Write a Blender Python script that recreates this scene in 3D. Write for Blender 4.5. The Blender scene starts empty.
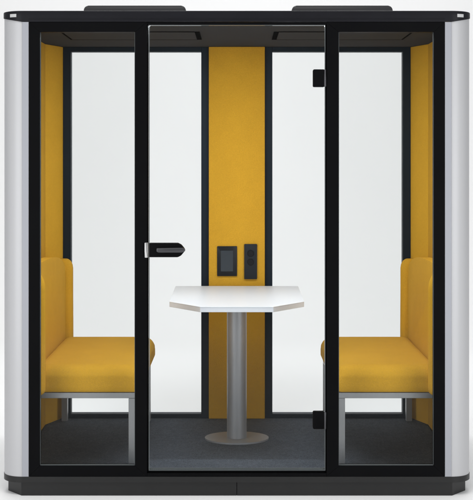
import bpy, bmesh, math
from mathutils import Vector
R = math.radians
S = bpy.context.scene

# ------------------------------------------------------------------ camera
cd = bpy.data.cameras.new('camera'); cam = bpy.data.objects.new('camera', cd)
S.collection.objects.link(cam)
cam.location = (0, -6.0, 1.592); cam.rotation_euler = (R(90), 0, 0)
cd.sensor_fit = 'HORIZONTAL'; cd.sensor_width = 36
cd.lens = 36 * 1266 / 473
cd.shift_x = -0.3 / 473; cd.shift_y = -90 / 473
cd.clip_start = 0.1; cd.clip_end = 200
S.camera = cam
S.render.resolution_x = 969; S.render.resolution_y = 1024

# ------------------------------------------------------------------ light
w = bpy.data.worlds.new('World'); S.world = w; w.use_nodes = True
bg = w.node_tree.nodes['Background']
bg.inputs[0].default_value = (0.97, 0.985, 1.0, 1); bg.inputs[1].default_value = 0.36
S.view_settings.view_transform = 'Standard'; S.view_settings.look = 'None'
S.view_settings.exposure = 0.0; S.view_settings.gamma = 1

def area(name, loc, target, sx, sy, power, col=(1, 1, 1)):
    d = bpy.data.lights.new(name, 'AREA'); d.shape = 'RECTANGLE'
    d.size = sx; d.size_y = sy; d.energy = power; d.color = col
    o = bpy.data.objects.new(name, d); S.collection.objects.link(o)
    o.location = loc
    o.rotation_euler = (Vector(target) - Vector(loc)).to_track_quat('-Z', 'Y').to_euler()
    return o
area('key_softbox', (-0.6, -2.6, 6.4), (0, -0.2, 0.2), 5.0, 2.0, 190, (1, 0.99, 0.97))
area('front_softbox', (-3.6, -4.4, 1.35), (0.2, 0.8, 0.8), 2.6, 2.5, 122, (0.97, 0.985, 1.0))
area('front_softbox', (3.6, -4.4, 1.35), (-0.2, 0.8, 0.8), 2.6, 2.5, 122, (0.97, 0.985, 1.0))
area('side_softbox', (-4.6, -0.9, 1.2), (-1.0, 0.2, 0.6), 1.4, 2.6, 12)
area('side_softbox', (4.6, -0.9, 1.2), (1.0, 0.2, 0.6), 1.4, 2.6, 12)
area('backdrop_softbox', (0, 2.8, 7.0), (0, 5.8, 0.8), 8.0, 2.0, 176)
area('backdrop_softbox', (0, 2.6, 4.6), (0, 2.7, 0.0), 5.0, 1.0, 55)
area('unseen_interior_fill', (0, 0.095, 2.236), (0, 0.14, 1.2), 2.0, 0.05, 29, (0.90, 0.955, 1.0))  # unseen lamp added behind the header to light the interior from above

# ------------------------------------------------------------------ materials
def mat(name, col, rough=0.5, metal=0.0, spec=0.5, bump=None, var=None, sheen=0, coat=0):
    m = bpy.data.materials.new(name); m.use_nodes = True
    nt = m.node_tree; N = nt.nodes; L = nt.links
    b = N['Principled BSDF']
    b.inputs['Base Color'].default_value = (*col, 1)
    b.inputs['Roughness'].default_value = rough
    b.inputs['Metallic'].default_value = metal
    b.inputs['Specular IOR Level'].default_value = spec
    if sheen:
        b.inputs['Sheen Weight'].default_value = sheen
        b.inputs['Sheen Roughness'].default_value = 0.4
        b.inputs['Sheen Tint'].default_value = (*[min(1, c * 1.6 + .1) for c in col], 1)
    if coat: b.inputs['Coat Weight'].default_value = coat
    tc = N.new('ShaderNodeTexCoord')
    def noise(scale, detail, stretch):
        mp = N.new('ShaderNodeMapping'); mp.inputs['Scale'].default_value = stretch
        n = N.new('ShaderNodeTexNoise'); n.inputs['Scale'].default_value = scale
        n.inputs['Detail'].default_value = detail; n.inputs['Roughness'].default_value = 0.65
        L.new(tc.outputs['Object'], mp.inputs[0]); L.new(mp.outputs[0], n.inputs['Vector'])
        return n
    if var:
        prev = None
        for (scale, amt, stretch) in var:
            n = noise(scale, 3, stretch)
            mr = N.new('ShaderNodeMapRange')
            mr.inputs['From Min'].default_value = 0.3; mr.inputs['From Max'].default_value = 0.7
            mr.inputs['To Min'].default_value = 1 - amt; mr.inputs['To Max'].default_value = 1 + amt
            L.new(n.outputs['Fac'], mr.inputs['Value'])
            mx = N.new('ShaderNodeVectorMath'); mx.operation = 'SCALE'
            if prev is None: mx.inputs[0].default_value = col
            else: L.new(prev.outputs[0], mx.inputs[0])
            L.new(mr.outputs[0], mx.inputs['Scale']); prev = mx
        L.new(prev.outputs[0], b.inputs['Base Color'])
    if bump:
        n = noise(bump[0], 4, (1, 1, 1))
        bp = N.new('ShaderNodeBump'); bp.inputs['Strength'].default_value = bump[1]
        bp.inputs['Distance'].default_value = bump[2]
        L.new(n.outputs['Fac'], bp.inputs['Height']); L.new(bp.outputs[0], b.inputs['Normal'])
    return m

def glass(name, tint, rough=0.02, ior=1.2):
    m = bpy.data.materials.new(name); m.use_nodes = True
    nt = m.node_tree; N = nt.nodes; L = nt.links; N.clear()
    out = N.new('ShaderNodeOutputMaterial'); mix = N.new('ShaderNodeMixShader')
    tr = N.new('ShaderNodeBsdfTransparent'); tr.inputs[0].default_value = (*tint, 1)
    gl = N.new('ShaderNodeBsdfGlossy'); gl.inputs['Roughness'].default_value = rough
    fr = N.new('ShaderNodeFresnel'); fr.inputs[0].default_value = ior
    L.new(fr.outputs[0], mix.inputs[0]); L.new(tr.outputs[0], mix.inputs[1])
    L.new(gl.outputs[0], mix.inputs[2]); L.new(mix.outputs[0], out.inputs[0])
    return m

one = (1, 1, 1)
M = dict(
    back=mat('white_sweep', (0.90, 0.90, 0.90), 0.9, spec=0.1, var=[(0.6, 0.008, one)]),
    fabric=mat('mustard_fabric', (0.600, 0.332, 0.028), 0.95, spec=0.08, sheen=0.06,
               bump=(420, 0.5, 0.003), var=[(430, 0.13, (1, 1, .8)), (170, 0.05, one), (9, 0.03, one)]),
    black=mat('black_powder_coat', (0.003, 0.003, 0.0035), 0.55, spec=0.04,
              bump=(1400, 0.12, 0.0004), var=[(3, 0.15, one)]),
    roof=mat('black_roof_paint', (0.007, 0.007, 0.0095), 0.4, spec=0.18,
             bump=(1200, 0.1, 0.0004), var=[(4, 0.15, (1, 1, 4))]),
    plinth=mat('charcoal_plinth', (0.013, 0.013, 0.013), 0.4, spec=0.28,
               bump=(900, 0.15, 0.0004), var=[(4, 0.1, one), (80, 0.05, one)]),
    slate=mat('slate_blue_frame', (0.006, 0.013, 0.022), 0.5, spec=0.15,
              bump=(1200, 0.1, 0.0004), var=[(4, 0.15, (1, 1, .3))]),
    shell=mat('silver_shell_paint', (0.41, 0.41, 0.42), 0.45, metal=0.15, spec=0.4,
              bump=(1500, 0.06, 0.0003), var=[(2.0, 0.012, (1, 1, .3)), (500, .015, one)]),
    flange=mat('blue_grey_flange', (0.305, 0.312, 0.342), 0.45, metal=0.2, spec=0.4, var=[(3, .02, (1, 1, .3))]),
    vent=mat('grey_vent_paint', (0.035, 0.035, 0.038), 0.35, spec=0.5, bump=(1200, .1, .0004)),
    lever=mat('lever_metal', (0.05, 0.05, 0.055), 0.28, metal=0.4),
    steel=mat('grey_steel', (0.30, 0.305, 0.315), 0.38, metal=0.55,
              bump=(900, 0.06, 0.0003), var=[(60, 0.04, (8, 8, .4))]),
    brushed=mat('brushed_column_steel', (0.31, 0.32, 0.34), 0.42, metal=0.3,
                bump=(500, 0.05, 0.0002), var=[(60, 0.05, (8, 8, .3))]),
    chrome=mat('bright_metal', (0.55, 0.55, 0.55), 0.25, metal=0.9),
    white=mat('white_laminate', (0.76, 0.79, 0.835), 0.42, spec=0.4,
              bump=(600, 0.05, 0.0003), var=[(400, 0.012, one), (4, .01, one)]),
    edge=mat('edge_band_bounce_offset', (0.68, 0.71, 0.76), 0.5, spec=0.3, var=[(50, .015, one)]),  # blue put into the white edge colour to offset warm bounce light
    carpet=mat('charcoal_carpet', (0.094, 0.108, 0.132), 0.98, spec=0.1,
               bump=(420, 0.9, 0.004), var=[(280, 0.50, (1, .7, 1)), (120, 0.22, (1, .6, 1)), (22, 0.08, one), (4, .08, one)]),
    ceil=mat('dark_grey_ceiling', (0.058, 0.062, 0.070), 1.0, spec=0.0,
             bump=(700, 0.1, 0.0006), var=[(12, 0.03, one)]),
    slot=mat('black_slot', (0.004, 0.004, 0.004), 1.0, spec=0.0),
    plastic=mat('dark_plastic', (0.012, 0.016, 0.021), 0.5, spec=0.2, var=[(30, .06, one)]),
    socket=mat('socket_plastic', (0.005, 0.006, 0.008), 0.35, spec=0.25),
    screen=mat('screen_glass', (0.028, 0.036, 0.045), 0.25, spec=0.5, var=[(9, .08, one)]),
    pale=mat('slot_backdrop_tone', (0.42, 0.42, 0.42), 0.5),  # pale tone stands for the bright backdrop seen through the roof slot
    seal=mat('glass_edge', (0.075, 0.085, 0.088), 0.4, spec=0.4),
    glass=glass('clear_glass', (0.972, 0.977, 0.976)),
    backglass=glass('rear_glass', (0.967, 0.971, 0.970), 0.45, 1.12),
    fix=glass('side_glass', (0.951, 0.957, 0.955)),
)

# ------------------------------------------------------------------ helpers
def link(name, bm, m, parent=None, smooth=False):
    bmesh.ops.recalc_face_normals(bm, faces=bm.faces)
    me = bpy.data.meshes.new(name); bm.to_mesh(me); bm.free()
    me.materials.append(M[m])
    if smooth:
        for p in me.polygons: p.use_smooth = True
        me.set_sharp_from_angle(angle=R(38))
    o = bpy.data.objects.new(name, me); S.collection.objects.link(o)
    if parent: o.parent = parent
    return o

def place(o, origin):
    """move a mesh object's origin to a world point, geometry stays"""
    v = Vector(origin)
    par = o.parent
    base = v - (par.matrix_world_loc if hasattr(par, 'matrix_world_loc') else Vector((0, 0, 0)))
    return base

def box(bm, x0, x1, y0, y1, z0, z1, bev=0.0, seg=2):
    t = bmesh.new()
    bmesh.ops.create_cube(t, size=1)
    for v in t.verts:
        v.co = Vector(((x0 + x1) / 2 + v.co.x * abs(x1 - x0), (y0 + y1) / 2 + v.co.y * abs(y1 - y0),
                       (z0 + z1) / 2 + v.co.z * abs(z1 - z0)))
    if bev: bmesh.ops.bevel(t, geom=t.edges[:], offset=bev, segments=seg, profile=0.5, affect='EDGES')
    merge(bm, t); return bm

def merge(bm, t):
    me = bpy.data.meshes.new('tmp'); t.to_mesh(me); t.free(); bm.from_mesh(me); bpy.data.meshes.remove(me)

def prism(bm, pts, axis, a, b, bev=0.0, seg=3, caps_only=True):
    """pts: 2D outline; axis 'x': (y,z), 'y': (x,z), 'z': (x,y)"""
    f = {'x': lambda p, t: (t, p[0], p[1]), 'y': lambda p, t: (p[0], t, p[1]), 'z': lambda p, t: (p[0], p[1], t)}[axis]
    t = bmesh.new()
    A = [t.verts.new(f(p, a)) for p in pts]; B = [t.verts.new(f(p, b)) for p in pts]
    fa = t.faces.new(A); fb = t.faces.new(B[::-1]); n = len(pts)
    for i in range(n): t.faces.new((A[i], B[i], B[(i + 1) % n], A[(i + 1) % n]))
    if bev:
        es = set(fa.edges) | set(fb.edges) if caps_only else set(t.edges)
        bmesh.ops.bevel(t, geom=list(es), offset=bev, segments=seg, profile=0.5, affect='EDGES')
    merge(bm, t); return bm

def rpoly(x0, x1, y0, y1, rs, n=10):
    """rounded rectangle, radii (x0y0, x1y0, x1y1, x0y1)"""
    out = []
    for (cx, cy, sx, sy, a0, r) in ((x0, y0, 1, 1, 180, rs[0]), (x1, y0, -1, 1, 270, rs[1]),
                                    (x1, y1, -1, -1, 0, rs[2]), (x0, y1, 1, -1, 90, rs[3])):
        if r <= 0: out.append((cx, cy)); continue
        for i in range(n + 1):
            a = R(a0 + 90 * i / n)
            out.append((cx + sx * r + r * math.cos(a), cy + sy * r + r * math.sin(a)))
    return out

def cyl(bm, cx, cy, z0, z1, rx, ry=None, n=64, bev=0.0):
    ry = ry or rx
    return prism(bm, [(cx + rx * math.cos(2 * math.pi * i / n), cy + ry * math.sin(2 * math.pi * i / n)) for i in range(n)],
                 'z', z0, z1, bev)

def cushion(bm, lo, hi, rt, rb, crown=0.0, n=26):
    """soft box: ellipsoidal rounding, radii rt at the top and rb at the bottom"""
    t = bmesh.new()
    bmesh.ops.create_cube(t, size=2)
    bmesh.ops.subdivide_edges(t, edges=t.edges[:], cuts=n, use_grid_fill=True)
    c = [(a + b) / 2 for a, b in zip(lo, hi)]; h = [(b - a) / 2 for a, b in zip(lo, hi)]
    for v in t.verts:
        p = [math.copysign(1 - (1 - abs(k)) ** 1.6, k) if abs(k) < 1 else k for k in v.co]   # denser near edges
        s = min(1, max(0, (p[2] + 0.5))); s = s * s * (3 - 2 * s)
        r = [rb[i] * (1 - s) + rt[i] * s for i in range(3)]
        q = []; core = []
        for i in range(3):
            a = p[i] * h[i]; e = max(abs(a) - (h[i] - r[i]), 0) / r[i]
            q.append(math.copysign(e, a)); core.append(max(-(h[i] - r[i]), min(h[i] - r[i], a)))
        l = math.sqrt(sum(k * k for k in q))
        if l > 1e-9: q = [k / l for k in q] if l > 0 else q
        o = [core[i] + r[i] * q[i] for i in range(3)]
        z = o[2] + (crown * (1 - p[0] ** 2) * (1 - p[1] ** 2) if p[2] > 0 else 0) * max(0, p[2])
        v.co = (c[0] + o[0], c[1] + o[1], c[2] + z)
    merge(bm, t); return bm

def tag(o, label=None, cat=None, group=None, kind=None):
    for k, v in (('label', label), ('category', cat), ('group', group), ('kind', kind)):
        if v: o[k] = v
    return o

def empty(name, loc):
    o = bpy.data.objects.new(name, None); S.collection.objects.link(o); o.location = loc
    o.empty_display_size = 0.2
    return o

def finish(root):
    """meshes were written in world coordinates: shift them under their root's origin"""
    off = root.location.copy()
    for ch in root.children:
        if ch.type == 'MESH':
            for sub in ch.children: sub.location = (0, 0, 0)
            ch.location = -off

# ------------------------------------------------------------------ studio sweep
bm = bmesh.new()
prof = [(-9.0, 0.0)]
prof += [(5.0 + 2.5 * math.sin(R(a)), 2.5 - 2.5 * math.cos(R(a))) for a in range(0, 91, 5)]
prof += [(7.5, 9.0)]
rows = [[bm.verts.new((x, y, z)) for x in (-9, 9)] for (y, z) in prof]
for a, b in zip(rows, rows[1:]): bm.faces.new((a[0], a[1], b[1], b[0]))
o = link('backdrop', bm, 'back', smooth=True)
tag(o, 'seamless white studio sweep under and behind the booth', None, None, 'structure')

# ------------------------------------------------------------------ meeting booth
pod = empty('meeting_booth', (0, 0.7, 0))
tag(pod, 'office meeting booth with black frame, clear glass front, silver rounded sides and mustard lining', 'booth')

ZB, ZT = 0.0915, 2.246
def shell_arc(inset=0.0, n=14):
    """plan of one side, from the front flange round both corners: (x, y, t)"""
    pts = [(0.986, 0.0 + inset, 0.0)]
    cx, cy, r = 1.018, 0.10, 0.1 - inset
    pts.append((1.016, 0.0 + inset, 0.0))
    for i in range(n + 1):
        a = R(-90 + 90 * i / n); pts.append((cx + r * math.cos(a), cy + r * math.sin(a), i / n))
    cy2 = 1.30
    for i in range(n + 1):
        a = R(90 * i / n); pts.append((cx + r * math.cos(a), cy2 + r * math.sin(a), 1 - i / n))
    pts.append((0.986, 1.40 - inset, 0.0))
    return pts

# plinth with flat 45 degree corners, two front boards meeting in a seam
for sx in (-1, 1):
    bm = bmesh.new()
    pl = [(0.0007 * sx, 0.006), (1.022 * sx, 0.006), (1.101 * sx, 0.10), (1.101 * sx, 1.30), (1.022 * sx, 1.394), (0.0007 * sx, 1.394)]
    prism(bm, pl, 'z', 0.0, 0.0638, 0.0015, 1, False)
    link('plinth', bm, 'plinth', pod)
# base ring following the shell
bm = bmesh.new()
half = [(x, y) for (x, y, t) in shell_arc(-0.002)]
ring = half + [(-x, y) for (x, y) in half[::-1]]
prism(bm, ring, 'z', 0.064, ZB, 0.0025, 2)
link('base_ring', bm, 'plinth', pod, True)

# side shells
for sx in (-1, 1):
    bm = bmesh.new()
    out = shell_arc(0.0); inn = shell_arc(0.012)
    # groove line between flange and bend
    cols = []
    for (p, q) in zip(out, inn):
        zt = ZT + 0.028 * p[2]
        cols.append([bm.verts.new((sx * p[0], p[1], ZB)), bm.verts.new((sx * p[0], p[1], zt)),
                     bm.verts.new((sx * q[0], q[1], zt)), bm.verts.new((sx * q[0], q[1], ZB))])
    for a, b in zip(cols, cols[1:]):
        for i in range(4): bm.faces.new((a[i], b[i], b[(i + 1) % 4], a[(i + 1) % 4]))
    bm.faces.new(cols[0]); bm.faces.new(cols[-1][::-1])
    sh = link('side_shell', bm, 'shell', pod, True)
    bm = bmesh.new()
    box(bm, sx * 0.9865, sx * 1.0165, -0.0045, -0.0002, ZB + 0.001, ZT - 0.001, 0.0012)
    link('flange', bm, 'flange', sh)

# roof rim and lid
bm = bmesh.new()
arc = shell_arc(-0.004)
loop = [(x, y, t) for (x, y, t) in arc] + [(-x, y, t) for (x, y, t) in arc[::-1]]
n = len(loop)
lv = []
for (x, y, t) in loop:
    zb = ZT + 0.0005 + 0.028 * t
    c = Vector((0, 0.7, 0)); d = (Vector((x, y, 0)) - c)
    k = lambda e: (c + d * (1 - e / max(0.3, d.length)))
    row = []
    for (z, e) in ((zb, 0.0), (ZT + 0.030 * 1 if zb < ZT + 0.03 else zb + 0.002, 0.0), (2.2935, 0.0), (2.2975, 0.0015), (2.2990, 0.006)):
        q = k(e); row.append(bm.verts.new((q.x, q.y, z)))
    lv.append(row)
for i in range(n):
    a, b = lv[i], lv[(i + 1) % n]
    for j in range(4): bm.faces.new((a[j], b[j], b[j + 1], a[j + 1]))
bm.faces.new([r[4] for r in lv])
bm.faces.new([r[0] for r in lv][::-1])
roof = link('roof', bm, 'roof', pod, True)
# shadow-gap trim lines along the roof fascia
bm = bmesh.new(); box(bm, -0.985, 0.985, -0.0065, -0.003, 2.2595, 2.2625, 0.0006, 1); link('trim_line', bm, 'roof', roof)
for sx in (-1, 1):
    bm = bmesh.new()
    rows = []
    for i in range(9):
        a = R(-75 + 19 * i / 8)
        for r in (0.1055,):
            x, y = 1.018 + r * math.cos(a), 0.10 + r * math.sin(a)
            x2, y2 = 1.018 + 0.102 * math.cos(a), 0.10 + 0.102 * math.sin(a)
            rows.append([bm.verts.new((sx * x, y, 2.2690)), bm.verts.new((sx * x, y, 2.2840)),
                         bm.verts.new((sx * x2, y2, 2.2840)), bm.verts.new((sx * x2, y2, 2.2690))])
    for a, b in zip(rows, rows[1:]):
        for i in range(4): bm.faces.new((a[i], b[i], b[(i + 1) % 4], a[(i + 1) % 4]))
    bm.faces.new(rows[0]); bm.faces.new(rows[-1][::-1])
    link('corner_slot_patch', bm, 'pale', roof)  # solid pale strip in place of an open slot with brightness behind it
# roof ventilation housings
for (x0, x1) in ((-0.756, -0.252), (0.272, 0.770)):
    bm = bmesh.new()
    pr = rpoly(x0, x1, 2.2985, 2.354, (0, 0, 0.022, 0.022), 6)
    prism(bm, pr, 'y', 0.25, 1.15, 0.006, 2)
    h = link('roof_vent', bm, 'vent', roof, True)

# fixed side windows: mitred frame, glass, light sealing line
def window(sx):
    xo, xi = 0.9855, 0.4255          # outer and inner limits
    zo0, zo1 = ZB + 0.0005, ZT
    a0, a1, z0, z1 = 0.9345, 0.4825, 0.1425, 2.1985
    O = [(xo, zo0), (xi, zo0), (xi, zo1), (xo, zo1)]
    I = [(a0, z0), (a1, z0), (a1, z1), (a0, z1)]
    fr = None
    for k in range(4):
        l = (k + 1) % 4
        bm = bmesh.new()
        prism(bm, [(sx * p[0], p[1]) for p in (O[k], O[l], I[l], I[k])], 'y', -0.002, 0.046, 0.0014, 2, False)
        if fr is None: fr = bm
        else: merge(fr, bm)
    f = link('window_frame', fr, 'black', pod)
    bm = bmesh.new(); box(bm, sx * (a1 - 0.004), sx * (a0 + 0.004), 0.016, 0.024, z0 - .004, z1 + .004)
    link('pane', bm, 'fix', f)
    bm = bmesh.new(); box(bm, sx * (a1 + 0.001), sx * (a0 - 0.001), 0.008, 0.0155, z0 + 0.0005, z0 + 0.0045)
    box(bm, sx * (a1 + 0.0005), sx * (a1 + 0.0028), 0.008, 0.0155, z0 + 0.005, z1 - .001)
    box(bm, sx * (a0 - 0.0028), sx * (a0 - 0.0005), 0.008, 0.0155, z0 + 0.005, z1 - .001)
    link('seal', bm, 'seal', f)
for sx in (-1, 1): window(sx)

# door surround: header and threshold
bm = bmesh.new()
box(bm, -0.4250, 0.4250, 0.0, 0.046, 2.2335, ZT - 0.0006, 0.001)
link('door_header', bm, 'black', pod)
bm = bmesh.new()
box(bm, -0.4250, 0.4250, -0.001, 0.050, ZB + 0.0006, 0.1080, 0.0012)
box(bm, -0.4250, 0.4250, 0.016, 0.050, 0.1082, 0.1165, 0.001)
link('threshold', bm, 'black', pod)
for sx in (-1, 1):
    bm = bmesh.new(); box(bm, sx * 0.4205, sx * 0.4252, 0.010, 0.040, 0.117, 2.233, 0.0008)
    link('door_jamb', bm, 'black', pod)

# door: clear leaf, polished edges, hinges, lever handle
bm = bmesh.new(); box(bm, -0.4135, 0.4165, 0.004, 0.012, 0.1235, 2.229)
door = link('door', bm, 'glass', pod); door['label'] = 'frameless clear glass door leaf'
bm = bmesh.new()
box(bm, -0.4175, -0.4138, 0.004, 0.012, 0.1235, 2.2290)
box(bm, 0.4168, 0.4200, 0.004, 0.012, 0.1235, 2.2290)
box(bm, -0.4175, 0.4200, 0.004, 0.012, 0.1195, 0.1232)
box(bm, -0.4175, 0.4200, 0.004, 0.012, 2.2292, 2.2325)
link('glass_edge', bm, 'seal', door)
bm = bmesh.new(); box(bm, -0.4165, 0.4190, 0.0125, 0.0155, 0.1235, 0.1300); link('bottom_seal', bm, 'seal', door)
for (z0, z1) in ((1.938, 2.021), (0.3185, 0.4000)):
    bm = bmesh.new()
    prism(bm, rpoly(0.361, 0.4125, z0, z1, (0.006, 0.001, 0.001, 0.006), 4), 'y', -0.010, 0.026, 0.002, 2)
    hg = link('hinge', bm, 'black', door, True)
    bm = bmesh.new()
    box(bm, 0.4130, 0.4225, -0.010, 0.018, z0 + 0.001, z1 - 0.001, 0.002)
    prism(bm, [(0.4177 + 0.0032 * math.cos(R(a)), -0.011 + 0.0032 * math.sin(R(a))) for a in range(0, 360, 20)], 'z', z0, z1, 0.0006, 1)
    link('hinge_knuckle', bm, 'lever', door, True)
# handle: x 146..185, y 243..257 in the photograph
zc = 1.592 - (250 - 160) / 211
def X(px): return (px - 236.8) / 211
bm = bmesh.new()
hp = [(X(149.2), zc - 0.033), (X(178), zc - 0.033), (X(181.3), zc - 0.025), (X(184.6), zc - 0.006), (X(184.6), zc + 0.006),
      (X(181.3), zc + 0.025), (X(178), zc + 0.033), (X(149.2), zc + 0.033)]
prism(bm, hp, 'y', -0.022, 0.003, 0.004, 3, False)
prism(bm, hp, 'y', 0.0125, 0.032, 0.004, 3, False)
link('handle_body', bm, 'black', door, True)
bm = bmesh.new()
lp = [(X(157), zc - 0.006), (X(159), zc - 0.010), (X(182), zc - 0.010), (X(185.5), zc - 0.003), (X(185.5), zc + 0.008),
      (X(182.5), zc + 0.013), (X(157), zc + 0.011)]
prism(bm, lp, 'y', -0.040, -0.026, 0.003, 3, False)
prism(bm, [(X(160) + 0.009 * math.cos(R(a)), zc + 0.009 * math.sin(R(a))) for a in range(0, 360, 20)], 'y', -0.030, -0.021, 0.0005, 1)
link('lever', bm, 'lever', door, True)
bm = bmesh.new(); box(bm, X(144.9), X(147.8), -0.012, 0.006, zc - 0.036, zc + 0.036, 0.002)
link('strike_plate', bm, 'chrome', door, True)

# floor, ceiling
bm = bmesh.new(); box(bm, -1.075, 1.075, 0.047, 1.338, 0.0916, 0.0960)
fl = link('carpet_floor', bm, 'carpet', pod)
ZC = 2.2475
bm = bmesh.new(); box(bm, -1.10, 1.10, 0.0475, 1.395, ZC, ZC + 0.010)
ce = link('ceiling', bm, 'ceil', pod)
for sx in (-1, 1):
    bm = bmesh.new(); box(bm, sx * 0.890, sx * 0.215, 0.46, 0.86, ZC - 0.004, ZC - 0.0005, 0.001, 1)
    pn = link('ceiling_panel', bm, 'ceil', ce)
    for (nm, x0, x1, y0, y1) in (('vent_slot', 0.214, 0.190, 0.46, 0.86), ('vent_slot', 0.900, 0.891, 0.46, 0.86),
                                 ('shadow_gap', 0.214, 0.890, 0.454, 0.459), ('shadow_gap', 0.214, 0.890, 0.861, 0.868)):
        bm = bmesh.new(); box(bm, sx * x0, sx * x1, y0, y1, ZC - 0.0045, ZC - 0.0006)
        link(nm, bm, 'slot', ce)

# lining panels
for sx in (-1, 1):
    bm = bmesh.new(); box(bm, sx * 1.080, sx * 1.104, 0.05, 1.150, 0.0965, ZC - 0.001, 0.004)
    link('side_lining', bm, 'fabric', pod, True)
    bm = bmesh.new()
    prism(bm, [(sx * 1.0805, 1.1515), (sx * 1.0085, 1.338), (sx * 1.0085, 1.385), (sx * 1.104, 1.300), (sx * 1.104, 1.1515)],
          'z', 0.0965, ZC - 0.001, 0.003, 2, False)
    link('corner_lining', bm, 'fabric', pod, True)
bm = bmesh.new(); box(bm, -0.162, 0.162, 1.317, 1.3445, 0.0965, ZC - 0.001, 0.004)
cp = link('centre_lining', bm, 'fabric', pod, True)
# rear wall: frame and two panes
fr = bmesh.new()
box(fr, -0.2065, 0.2065, 1.345, 1.3995, 0.0925, ZC - 0.0005, 0.001, 1)
for sx in (-1, 1):
    box(fr, sx * 0.9625, sx * 1.0080, 1.340, 1.3995, 0.0925, ZC - 0.0005, 0.001, 1)
    box(fr, sx * 0.2067, sx * 0.9623, 1.341, 1.3990, 2.219, ZC - 0.0006, 0.001, 1)
    box(fr, sx * 0.2067, sx * 0.9623, 1.341, 1.3990, 0.0926, 0.1195, 0.001, 1)
rf = link('rear_frame', fr, 'slate', pod)
for sx in (-1, 1):
    bm = bmesh.new(); box(bm, sx * 0.203, sx * 0.966, 1.366, 1.374, 0.1155, 2.223); link('rear_pane', bm, 'backglass', rf)

# screen and sockets on the centre lining
def BX(px): return (px - 236.8) / 173.0
def BZ(py): return 1.592 - (py - 160) / 173.0
bm = bmesh.new()
prism(bm, rpoly(BX(217.1), BX(237.1), BZ(276), BZ(246.1), (.004,) * 4, 4), 'y', 1.308, 1.3165, 0.0015, 2)
tp = link('touch_panel', bm, 'socket', cp, True)
bm = bmesh.new(); box(bm, BX(220.8), BX(233.1), 1.3068, 1.3079, BZ(271.3), BZ(250.5), 0.0004, 1)
link('display', bm, 'screen', cp)
bm = bmesh.new()
prism(bm, rpoly(BX(244.2), BX(257.1), BZ(279), BZ(243.9), (.005,) * 4, 4), 'y', 1.304, 1.3165, 0.002, 2)
link('socket_strip', bm, 'plastic', cp, True)
for py in (253.2, 261.9):
    cx, cz = BX(250.6), BZ(py)
    bm = bmesh.new()
    t = bmesh.new(); n = 32; rings = []
    for (r, y) in ((0.0205, 1.3038), (0.0195, 1.3015), (0.0165, 1.3015), (0.0155, 1.3034)):
        rings.append([t.verts.new((cx + r * math.cos(2 * math.pi * i / n), y, cz + r * math.sin(2 * math.pi * i / n))) for i in range(n)])
    for a, b in zip(rings, rings[1:]):
        for i in range(n): t.faces.new((a[i], a[(i + 1) % n], b[(i + 1) % n], b[i]))
    t.faces.new(rings[-1]); merge(bm, t)
    for s in (-1, 1):
        prism(bm, [(cx + s * 0.006 + 0.0022 * math.cos(R(a)), cz + 0.0022 * math.sin(R(a))) for a in range(0, 360, 30)], 'y', 1.3026, 1.3033)
    link('socket', bm, 'socket', cp, True)
finish(pod)

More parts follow.
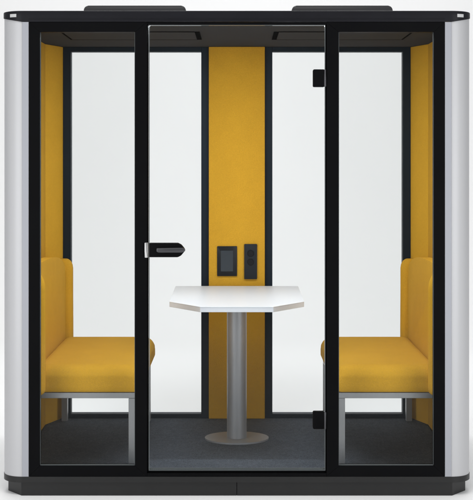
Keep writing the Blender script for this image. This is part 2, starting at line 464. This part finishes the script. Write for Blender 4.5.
# ------------------------------------------------------------------ benches
def bench(sx, side, inner):
    root = empty('bench', (sx * 0.76, 0.72, 0.096))
    tag(root, 'mustard upholstered bench with grey steel legs, standing against the %s end wall of the booth' % side,
        'bench', 'facing benches in the booth')
    def mirror(bm):
        if sx < 0: pass
        return bm
    # seat cushion
    lo = (inner, 0.180, 0.456); hi = (1.000, 1.250, 0.586)
    bm = bmesh.new()
    if sx > 0: cushion(bm, lo, hi, (0.062, 0.050, 0.062), (0.034, 0.014, 0.030), 0.004)
    else: cushion(bm, (-hi[0], lo[1], lo[2]), (-lo[0], hi[1], hi[2]), (0.062, 0.050, 0.062), (0.034, 0.014, 0.030), 0.004)
    link('seat', bm, 'fabric', root, True)
    # back cushion facing the table
    bm = bmesh.new()
    bp = [(0.230, 0.50), (1.243, 0.50)]
    bp += [(0.42 + 0.823 * math.sin(R(a)) ** 0.77, 0.93 + 0.149 * math.cos(R(a)) ** 0.9) for a in (90, 86, 82, 78, 74, 70, 66, 61, 56, 50, 44, 38, 32, 26, 20, 14, 8)]
    bp += [(0.35 + 0.12 * math.cos(R(a)), 0.959 + 0.12 * math.sin(R(a))) for a in range(90, 181, 7)]
    prism(bm, bp, 'x', sx * 0.978, sx * 1.030, 0.022, 6)
    link('back_cushion', bm, 'fabric', root, True)
    # wrap-around upholstered surround
    bm = bmesh.new()
    prism(bm, rpoly(0.150, 1.332, 0.44, 1.030, (0.01, 0.01, 0.03, 0.10), 10), 'x', sx * 1.030, sx * 1.0795, 0.008, 3)
    for (x0, x1, y0, y1, z1, rt, rb) in ((0.944, 1.062, 1.250, 1.334, 1.024, (0.042, 0.030, 0.055), (0.020, 0.020, 0.020)),
                                         (0.934, 1.062, 0.140, 0.224, 1.052, (0.060, 0.040, 0.095), (0.045, 0.040, 0.030))):
        t0, t1 = sorted((sx * x0, sx * x1))
        cushion(bm, (t0, y0, 0.44), (t1, y1, z1), rt, rb, 0.0, 22)
    link('backrest', bm, 'fabric', root, True)
    # steel frame and legs
    bm = bmesh.new()
    box(bm, sx * 0.495, sx * 1.003, 0.185, 0.219, 0.428, 0.4555, 0.002)
    box(bm, sx * 0.495, sx * 1.003, 1.244, 1.278, 0.428, 0.4555, 0.002)
    box(bm, sx * 0.4955, sx * 0.5285, 0.2195, 1.2435, 0.4285, 0.4550, 0.002)
    box(bm, sx * 0.9695, sx * 1.0025, 0.2195, 1.2435, 0.4285, 0.4550, 0.002)
    link('seat_frame', bm, 'steel', root)
    for x in (0.4945, 0.9690):
        for y in (0.1845, 1.2435):
            bm = bmesh.new()
            box(bm, sx * x, sx * (x + 0.0345), y, y + 0.035, 0.0985, 0.4277, 0.002)
            box(bm, sx * (x + .003), sx * (x + 0.0315), y + .003, y + 0.032, 0.0962, 0.0984)
            link('leg', bm, 'steel', root)
    finish(root)
bench(-1, 'left', 0.466)
bench(1, 'right', 0.478)

# ------------------------------------------------------------------ table
tb = empty('table', (0, 0.79, 0.096))
tag(tb, 'small white table with clipped corners on a grey round column, between the two benches', 'table')
TZ = 0.868
out = [(-0.352, 1.275), (-0.345, 0.475), (-0.181, 0.245), (0.181, 0.245), (0.345, 0.475), (0.352, 1.275)]
bm = bmesh.new(); prism(bm, out, 'z', TZ - 0.0025, TZ, 0.001, 2)
top = link('tabletop', bm, 'white', tb)
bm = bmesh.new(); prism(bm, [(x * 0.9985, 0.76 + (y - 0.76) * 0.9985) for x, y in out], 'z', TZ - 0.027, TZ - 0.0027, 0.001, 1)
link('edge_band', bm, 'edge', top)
bm = bmesh.new(); cyl(bm, 0, 0.795, 0.1055, TZ - 0.0345, 0.053, n=96); link('column', bm, 'brushed', tb, True)
bm = bmesh.new(); cyl(bm, 0, 0.795, TZ - 0.034, TZ - 0.0275, 0.12, n=64, bev=0.001); link('mounting_plate', bm, 'steel', tb, True)
bm = bmesh.new(); cyl(bm, 0, 0.795, 0.0963, 0.1050, 0.171, 0.145, n=96, bev=0.003); link('base_plate', bm, 'brushed', tb, True)
finish(tb)
